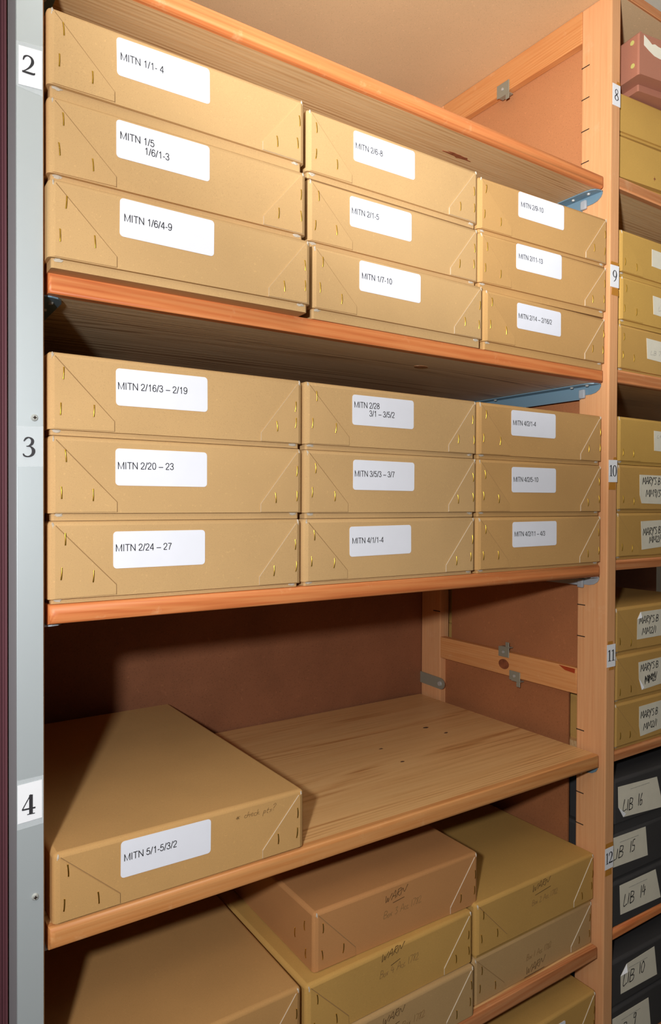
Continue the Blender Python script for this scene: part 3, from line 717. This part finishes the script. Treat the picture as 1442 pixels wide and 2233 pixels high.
CAP = .0098
UP = 'upper'
BX = [  # x, y, lid bottom, lid top, turn, tray bottom, board, label centre, lines, where
 (-.0022,-.0090,.6550,.7545,-.3,.6405,'kraft',(.1571,.0664,.9),[('MITN 1/1- 4',-.0621,-.0050,.0600,CAP,1.6)],'top of left stack, upper shelf',.388),
 (-.0022,-.0105,.5405,.6400,-.6,.5280,'kraft',(.1559,.0681,.2),[('MITN 1/5',-.0620,.0004,.0468,CAP,1.2),('1/6/1-3',-.0285,-.0118,.0350,CAP,1.0)],'middle of left stack, upper shelf',.389),
 (-.0050,-.0280,.4270,.5270,-.6,.4146,'kraft',(.1581,.0688,-.5),[('MITN 1/6/4-9',-.0615,-.0040,.0657,CAP,.8)],'bottom of left stack, upper shelf',.390),
 (.3995,.0060,.6555,.7560,0,.6462,'kraft',(.1610,.0670,.5),[('MITN 2/6-8',-.0630,-.0045,.0570,CAP,1.4)],'top of middle stack, upper shelf',.389),
 (.4020,.0075,.5440,.6450,-.2,.5325,'kraft',(.1523,.0671,.4),[('MITN 2/1-5',-.0634,-.0040,.0570,CAP,1.4)],'middle of middle stack, upper shelf',.389),
 (.4010,-.0080,.4310,.5320,.1,.4146,'kraft',(.1630,.0687,0),[('MITN 1/7-10',-.0625,-.0045,.0640,CAP,.9)],'bottom of middle stack, upper shelf',.390),
 (.7905,.0065,.6490,.7490,-2.0,.6425,'kraft_dim_warm',(.1757,.0700,0),[('MITN 2/9-10',-.0601,-.0037,.0640,CAP,1.0)],'top of right stack, upper shelf',.388),
 (.7905,.0045,.5450,.6420,-1.6,.5315,'kraft_dim_warm',(.1690,.0687,.4),[('MITN 2/11-13',-.0600,-.0038,.0690,CAP,1.0)],'middle of right stack, upper shelf',.388),
 (.7945,-.0060,.4300,.5295,.4,.4146,'kraft_dim_warm',(.1610,.0630,.3),[('MITN 2/14 – 2/16/2',-.0632,-.0052,.1010,CAP,.8)],'bottom of right stack, upper shelf',.384),
 (0,0,.2115,.3136,0,.2043,'kraft',(.1568,.0637,.4),[('MITN 2/16/3 – 2/19',-.0645,-.0037,.1002,CAP,1.2)],'top of left stack, middle shelf',.390),
 (.0010,0,.1010,.2040,0,.0912,'kraft',(.1552,.0637,0),[('MITN 2/20 – 23',-.0641,-.0030,.0800,CAP,.8)],'middle of left stack, middle shelf',.389),
 (.0005,0,-.0125,.0908,0,-.0188,'kraft',(.1527,.0627,0),[('MITN 2/24 – 27',-.0640,-.0020,.0798,CAP,0)],'bottom of left stack, middle shelf',.388),
 (.3940,0,.2121,.3136,0,.2035,'kraft',(.1620,.0626,.2),[('MITN 2/28',-.0633,.0035,.0529,.0102,1.2),('3/1 – 3/5/2',-.0312,-.0093,.0545,.0102,1.0)],'top of middle stack, middle shelf',.390),
 (.3940,0,.1003,.2033,0,.0910,'kraft',(.1642,.0639,-.2),[('MITN 3/5/3 – 3/7',-.0639,-.0027,.0857,.0102,.3)],'middle of middle stack, middle shelf',.390),
 (.3925,0,-.0120,.0904,0,-.0188,'kraft',(.1590,.0636,.6),[('MITN 4/1/1-4',-.0617,-.0040,.0660,CAP,.2)],'bottom of middle stack, middle shelf',.389),
 (.7865,.0005,.2121,.3136,0,.2035,'kraft_dim_warm',(.1609,.0670,.3),[('MITN 4/2/1-4',-.0623,-.0048,.0673,CAP,.8)],'top of right stack, middle shelf',.389),
 (.7865,.0005,.1003,.2033,0,.0910,'kraft_dim_warm',(.1632,.0649,.3),[('MITN 4/2/5-10',-.0621,-.0045,.0731,CAP,.7)],'middle of right stack, middle shelf',.389),
 (.7865,.0005,-.0120,.0904,0,-.0188,'kraft_dim_warm',(.1666,.0666,.4),[('MITN 4/2/11 – 4/3',-.0616,-.0040,.0921,CAP,-.2)],'bottom of right stack, middle shelf',.389),
 (.0060,-.0020,-.4420,-.3490,.4,-.4456,'kraft_dim_warm',(.1574,.0605,-.5),[('MITN 5/1-5/3/2',-.0628,-.0023,.0766,CAP,-.3)],'alone on the half-empty shelf',.390),
]
for i, (x, y, zl, zt, rot, tz, mat, (lx, lz, la), lines, where, W) in enumerate(BX):
    nm = lines[0][0]
    t, lid, up = archive_box(x, y, zl, zt, rot, 'brown box labelled %s, %s' % (nm, where), mat, tz, W=W, rnd_=100+i,
                             group='archive boxes with white printed labels', D=.50 if rot < -1 else .59)
    printed_label(t, up, lx, lz, la, lines)
    if i == 18:
        b = bmesh.new()
        hand(b, '* check pts?', .2665, up+.0735, .070, .0085, -.0002, .0007, slant=.1, ang=math.radians(-3))
        part('pencil_note', b, M['pencil_faint'], t, smooth=0, label='faint pencil note asking to check')

# boxes marked WARN on the lowest shelf
def pencil(t, up, lines, under=None):
    b = bmesh.new()
    for (txt, x, z, wd, cap) in lines:
        hand(b, txt, x, up+z, wd, cap, -.0002, .00085, slant=.35, ang=math.radians(5))
    if under: ribbon(b, [(under[0], up+under[1], .0009), ((under[0]+under[2])/2, up+(under[1]+under[3])/2, .001), (under[2], up+under[3], .0009)], -.0002)
    part('pencil_note', b, M['pencil'], t, smooth=0, label='pencilled word WARN')
def faint(t, up, txt, x, z, wd, cap, ang=2):
    b = bmesh.new(); hand(b, txt, x, up+z, wd, cap, -.0002, .0007, slant=.15, ang=math.radians(ang)); part('pencil_reference', b, M['pencil_faint'], t, smooth=0, label='faint pencil reference')
GW = 'boxes pencilled WARN'
t, lid, up = archive_box(.002, 0, -.7713, -.6712, 0, 'plain brown archive box lid at the bottom left, half cut off by the frame', 'kraft_dimmed', -.7750, rnd_=1)
archive_box(.002, .002, -.8745, -.7753, 0, 'brown archive box under the plain lid at bottom left', 'kraft', -.8788, rnd_=2)
t, lid, up = archive_box(.4310, .0250, -.6790, -.5775, -.2, 'reddish-brown box pencilled WARN Box 3, topmost and set back on the middle stack', 'brown', -.6798, rnd_=3, group=GW, side_staples=True, W=.388)
pencil(t, up, [('WARN', .1515, .0720, .050, .0130)], (.1705, .0672, .1975, .0700)); faint(t, up, 'Box 3 Acc 1782', .149, .0440, .090, .0125)
t, lid, up = archive_box(.4040, .0050, -.7790, -.6802, .8, 'olive-brown box pencilled WARN Box 4, second in the middle stack', 'mustard', -.7800, rnd_=4, group=GW, W=.388)
pencil(t, up, [('WARN', .1580, .0815, .050, .0130)], (.1800, .0675, .2020, .0725)); faint(t, up, 'Box 4 Acc 1782', .154, .0530, .092, .0125)
t, lid, up = archive_box(.3985, 0, -.8760, -.7803, 0, 'drab box pencilled WARN at the foot of the middle stack', 'drab', -.8794, rnd_=5, group=GW, W=.389)
pencil(t, up, [('WARN', .1600, .0700, .050, .0130)], (.178, .060, .2, .063)); faint(t, up, 'Box 1782', .205, .046, .055, .0125)
t, lid, up = archive_box(.8000, .0110, -.7750, -.6740, .2, 'mustard box pencilled WARN Box 2, upper of the right pair', 'mustard', -.7842, rnd_=6, group=GW, W=.378, tray_in=.006)
pencil(t, up, [('WARN', .1660, .0760, .055, .0130)], (.1755, .0675, .2255, .0725)); faint(t, up, 'Box 2 Acc 1782', .1657, .0480, .082, .0115)
t, lid, up = archive_box(.8000, .0160, -.8765, -.7845, .1, 'drab box with WARN pencilled below Box 1, lower of the right pair', 'drab', -.8793, rnd_=7, group=GW, W=.378)
pencil(t, up, [('WARN', .1530, .0050, .058, .0150)], (.1490, .0010, .2120, .0015)); faint(t, up, 'Box 1 Acc 1782', .1545, .0340, .080, .0120)
t, lid, up = archive_box(.7900, 0, -1.0780, -.9777, 0, 'box below the lowest shelf at bottom right, white label just showing', 'mustard', -1.0858, rnd_=8, W=.381)
b = bmesh.new(); prism(b, rrect(.2050, up+.0520, .1355, .051, .005, 0), .0005, y0=-.0001); part('paper_label', b, M['label'], t, smooth=0, label='white paper label')

# ------------------------------------------------------------------ boxes of the right-hand bay
GY = 'boxes of the right-hand bay'
def slip(box, pts, txts, mat='cream', header=None, curl=None, pen=.0016, ink='marker'):
    """hand-lettered paper label; pts in the box's own x-z, lines = text, x, z, width, cap height, angle"""
    b = bmesh.new(); prism(b, pts[::-1], .0005, y0=-.0001); lb = part('paper_label', b, M[mat], box, smooth=0, label='cream hand-lettered label')
    b = bmesh.new()
    for (s_, x, z, wd, cap, a) in txts: hand(b, s_, x, z, wd, cap, -.0007, pen, slant=.12, ang=math.radians(a), jitter=.03)
    part('lettering', b, M[ink], lb, smooth=0)
    if header:
        b = bmesh.new(); x, z, wd, a = header; rr = random.Random(3); p = 0
        while p < wd:
            l = rr.uniform(.002, .006); c, s = math.cos(a), math.sin(a)
            ribbon(b, [(x+p*c, z+p*s, .0012), (x+(p+l/2)*c, z+(p+l/2)*s+.0002, .0016), (x+(p+l)*c, z+(p+l)*s, .0012)], -.0007); p += l + .0009
        part('printed_line', b, M['faintgrey'], lb, smooth=0, label='small grey printed line')
    if curl:
        b = bmesh.new(); v = [b.verts.new(p) for p in curl]; b.faces.new(v)
        r = bmesh.ops.extrude_face_region(b, geom=b.faces[:]); bmesh.ops.translate(b, vec=(0, -.0004, 0), verts=[q for q in r['geom'] if isinstance(q, bmesh.types.BMVert)])
        part('curled_corner', b, M['sticker'], lb, smooth=0, label='curled-up corner of the label')
    return lb

# pinkish box on top, turned and overhanging
t, lid, up = archive_box(1.2350, -.0435, 1.0709, 1.1662, -9.0, 'pinkish-brown box with torn white label and pale rivets, turned outwards at top right', 'pinkish', 1.0560,
                         rnd_=20, group=GY, left_flap=False, right_flap=False, staples='none', core=False, D=.42, W=.37, tray_in=.03)
for (sy, sz) in ((.020, .078), (.018, .026)):
    b = bmesh.new(); cyl(b, (.0004, sy, sz), (-.0012, sy, sz), .0052, 16); part('rivet', b, M['rivet'], lid, label='pale yellow-green rivet')
b = bmesh.new(); prism(b, [(.013, up+.066), (.030, up+.0570), (.046, up+.0500), (.062, up+.0480), (.12, up+.047), (.12, up+.070), (.058, up+.0735), (.047, up+.0765), (.038, up+.0735), (.030, up+.0790), (.013, up+.0880)][::-1], .0004, y0=-.0001)
part('torn_label', b, M['cream'], t, smooth=0, label='torn white paper label')
b = bmesh.new(); prism(b, [(.0003, up+.0005), (.0065, up+.0005), (.0065, up+.093), (.0003, up+.093)][::-1], .0006, y0=.0004); part('corner_tape', b, M['pinkish'], lid, off=(0, 0, up), smooth=0)
t, lid, up = archive_box(1.2270, .0050, .9662, 1.0540, -5.0, 'plain yellow box directly under the pinkish-brown box', 'yellow', .9610, rnd_=21, group=GY, left_flap=False, right_flap=False, staples='none', core=False, D=.5)
t, lid, up = archive_box(1.2290, .0080, .8650, .9600, -4.5, 'plain yellow box with a small brown stain, resting on the worn shelf', 'yellow', .8572, rnd_=22, group=GY, left_flap=False, right_flap=False, staples='none', core=False, D=.5, tray_in=.012)
b = bmesh.new(); prism(b, [(.1310, up+.0220), (.134, up+.0235), (.1345, up+.0275), (.136, up+.0240), (.1395, up+.0225), (.136, up+.0205), (.1350, up+.0165), (.1335, up+.0205)][::-1], .0003, y0=-.0001); part('stain', b, M['knot'], lid, off=(0, 0, up), smooth=0, label='small brown stain')
# three stacks of stitched boxes
def rb(i, x, y, zl, zt, rot, mat, tz, label, sl=None, st_='two', rf=False):
    t, lid, up = archive_box(x, y, zl, zt, rot, label, mat, tz, rnd_=30+i, group=GY, staples=st_, right_flap=True)
    return t, up
t, up = rb(0, 1.2350, .0010, .6480, .7440, -.6, 'yellow', .6385, 'yellow-brown box with a blank cream slip, top of the stack beside sticker 9')
slip(t, [(.124, up+.0330), (.23, up+.030), (.23, up+.0705), (.1235, up+.0730)], [])
t, up = rb(1, 1.2370, .0000, .5395, .6380, -.4, 'yellow', .5290, 'yellow-brown box with faint writing on its slip, middle of the stack beside sticker 9', st_='three')
slip(t, [(.1300, up+.0290), (.23, up+.0260), (.23, up+.0690), (.1270, up+.0725)], [('L37', .150, up+.040, .03, .010, 10)], ink='faintgrey', pen=.0008)
t, up = rb(2, 1.2310, 0, .4280, .5285, .4, 'mustard', .4227, 'yellow-brown box with slip pencilled LB 7, bottom of the stack beside sticker 9', st_='three')
slip(t, [(.1150, up+.0330), (.22, up+.0300), (.22, up+.0790), (.1110, up+.0810)], [('LB 7', .128, up+.044, .042, .010, 2)], ink='faintgrey', pen=.0008)
t, up = rb(3, 1.2320, 0, .2160, .3180, 0, 'yellow', .2085, 'yellow-brown box with small faint slip, top of the stack beside sticker 10')
slip(t, [(.1450, up+.0290), (.24, up+.0270), (.24, up+.0750), (.1430, up+.0765)], [('L4', .155, up+.0600, .022, .007, 2)], ink='faintgrey', pen=.0008)
t, up = rb(4, 1.2310, 0, .1050, .2078, 0, 'mustard', .0975, "yellow-brown box with hand-lettered slip MM9, middle of the stack beside sticker 10")
slip(t, [(.0960, up+.0140), (.2, up+.0120), (.2, up+.0810), (.0870, up+.0810), (.0880, up+.034)], [("MARY'S B", .0985, up+.0590, .072, .0165, 0), ('MM9/3', .1130, up+.0285, .060, .0165, 2)])
t, up = rb(5, 1.2290, 0, -.0035, .0970, 0, 'mustard', -.0108, "yellow-brown box with tilted hand-lettered slip, bottom of the stack beside sticker 10")
slip(t, [(.1005, up+.0130), (.21, up+.0190), (.21, up+.0830), (.0960, up+.0800)], [("MARY'S B", .1050, up+.0460, .072, .0165, 4), ('MM2/4', .1300, up+.0270, .058, .0150, 5)])
t, up = rb(6, 1.2290, .0020, -.2230, -.1220, 0, 'mustard', -.2320, "yellow-brown box whose slip has a curled top corner, top of the stack beside sticker 11")
slip(t, [(.0880, up+.0210), (.2, up+.0210), (.2, up+.0850), (.1010, up+.0850), (.0885, up+.0690)], [("MARY'S B", .0960, up+.0570, .078, .0165, 0), ('MM2/1', .1080, up+.0300, .058, .0160, 1)],
     curl=[(.0885, -.0008, up+.0690), (.1010, -.0008, up+.0850), (.1025, -.0040, up+.0720)])
t, up = rb(7, 1.2280, 0, -.3330, -.2323, 0, 'mustard', -.3415, "yellow-brown box with scribbled-over slip, middle of the stack beside sticker 11")
slip(t, [(.1070, up+.0100), (.22, up+.0160), (.22, up+.0790), (.0930, up+.0770), (.0950, up+.0380)], [("MARY'S B", .1010, up+.0530, .072, .0165, 2), ('MM2/', .1200, up+.0220, .050, .0170, 6), ('MMM', .119, up+.026, .045, .015, 8)],
     curl=[(.0950, -.0008, up+.0380), (.1070, -.0008, up+.0100), (.1110, -.0040, up+.0160)])
t, up = rb(8, 1.2280, 0, -.4405, -.3418, 0, 'mustard', -.4493, "yellow-brown box with slip ending MM2, bottom of the stack beside sticker 11")
slip(t, [(.1030, up+.0080), (.22, up+.0130), (.22, up+.0810), (.0970, up+.0790), (.0975, up+.0330)], [("MARY'S B", .1030, up+.0490, .070, .0165, 1), ('MM2/1', .1150, up+.0200, .056, .0160, 2)])

# charcoal boxes with LIB labels
GL = 'charcoal boxes with LIB labels'
def lib(i, x, y, zl, zt, rot, tz, label, pts, txt, header, curl=None):
    t, lid, up = archive_box(x, y, zl, zt, rot, label, 'black', tz, rnd_=60+i, group=GL, left_flap=False, right_flap=False, staples='none', core=False, dark=True, D=.5, tray_in=.006)
    o = (x, zl)
    slip(t, [(px-x, pz-zl+up) for px, pz in pts], [(s_, px-x, pz-zl+up, wd, cap, a) for s_, px, pz, wd, cap, a in txt],
         header=(header[0]-x, header[1]-zl+up, header[2], header[3]), pen=.0019,
         curl=[(px-x, py, pz-zl+up) for px, py, pz in curl] if curl else None)
lib(0, 1.2290, 0, -.6180, -.5170, -2.0, -.6440, 'charcoal box labelled LIB 16, top of the black stack',
    [(1.2640, -.6080), (1.4180, -.6180), (1.3920, -.5400), (1.2440, -.5340), (1.2460, -.5820)], [('LIB', 1.2620, -.5950, .036, .027, -1), ('16', 1.3175, -.5930, .018, .027, 0)], (1.290, -.5480, .072, .0),
    curl=[(1.2460, -.0008, -.5820), (1.2640, -.0008, -.6080), (1.2690, -.004, -.6000)])
lib(1, 1.2190, 0, -.7430, -.6445, -1.0, -.7535, 'charcoal box labelled LIB 15, its label running behind sticker 12',
    [(1.2210, -.7160), (1.3620, -.7230), (1.3520, -.6520), (1.2210, -.6480)], [('LIB', 1.2220, -.7000, .042, .026, -1), ('15', 1.2900, -.6985, .019, .027, 0)], (1.252, -.6640, .072, -.02))
lib(2, 1.2190, 0, -.8540, -.7540, -1.5, -.8597, 'charcoal box labelled LIB 14, on the orange shelf',
    [(1.2570, -.8340), (1.4140, -.8390), (1.3920, -.7650), (1.2530, -.7650)], [('LIB', 1.2680, -.8180, .038, .027, -1), ('14', 1.3300, -.8150, .022, .027, 2)], (1.287, -.7790, .072, .0))
lib(3, 1.2190, 0, -1.0385, -.9370, -1.5, -1.0480, 'charcoal box labelled LIB 10, directly below the orange shelf',
    [(1.2610, -1.0205), (1.4020, -1.0240), (1.3900, -.9520), (1.2820, -.9570), (1.2600, -.9780)], [('LIB', 1.2690, -1.0050, .040, .028, -1), ('10', 1.3280, -.9980, .023, .027, 2)], (1.290, -.9690, .070, .0),
    curl=[(1.2600, -.0008, -.9780), (1.2820, -.0008, -.9570), (1.2780, -.006, -.9720)])
lib(4, 1.2170, 0, -1.1500, -1.0484, -1.0, -1.1558, 'charcoal box at bottom right with a label ending in 9',
    [(1.2320, -1.1350), (1.3800, -1.1390), (1.3700, -1.0700), (1.2310, -1.0680)], [('LIB', 1.2440, -1.1200, .040, .027, -1), ('9', 1.3080, -1.1130, .012, .026, 0)], (1.265, -1.0830, .070, .0))
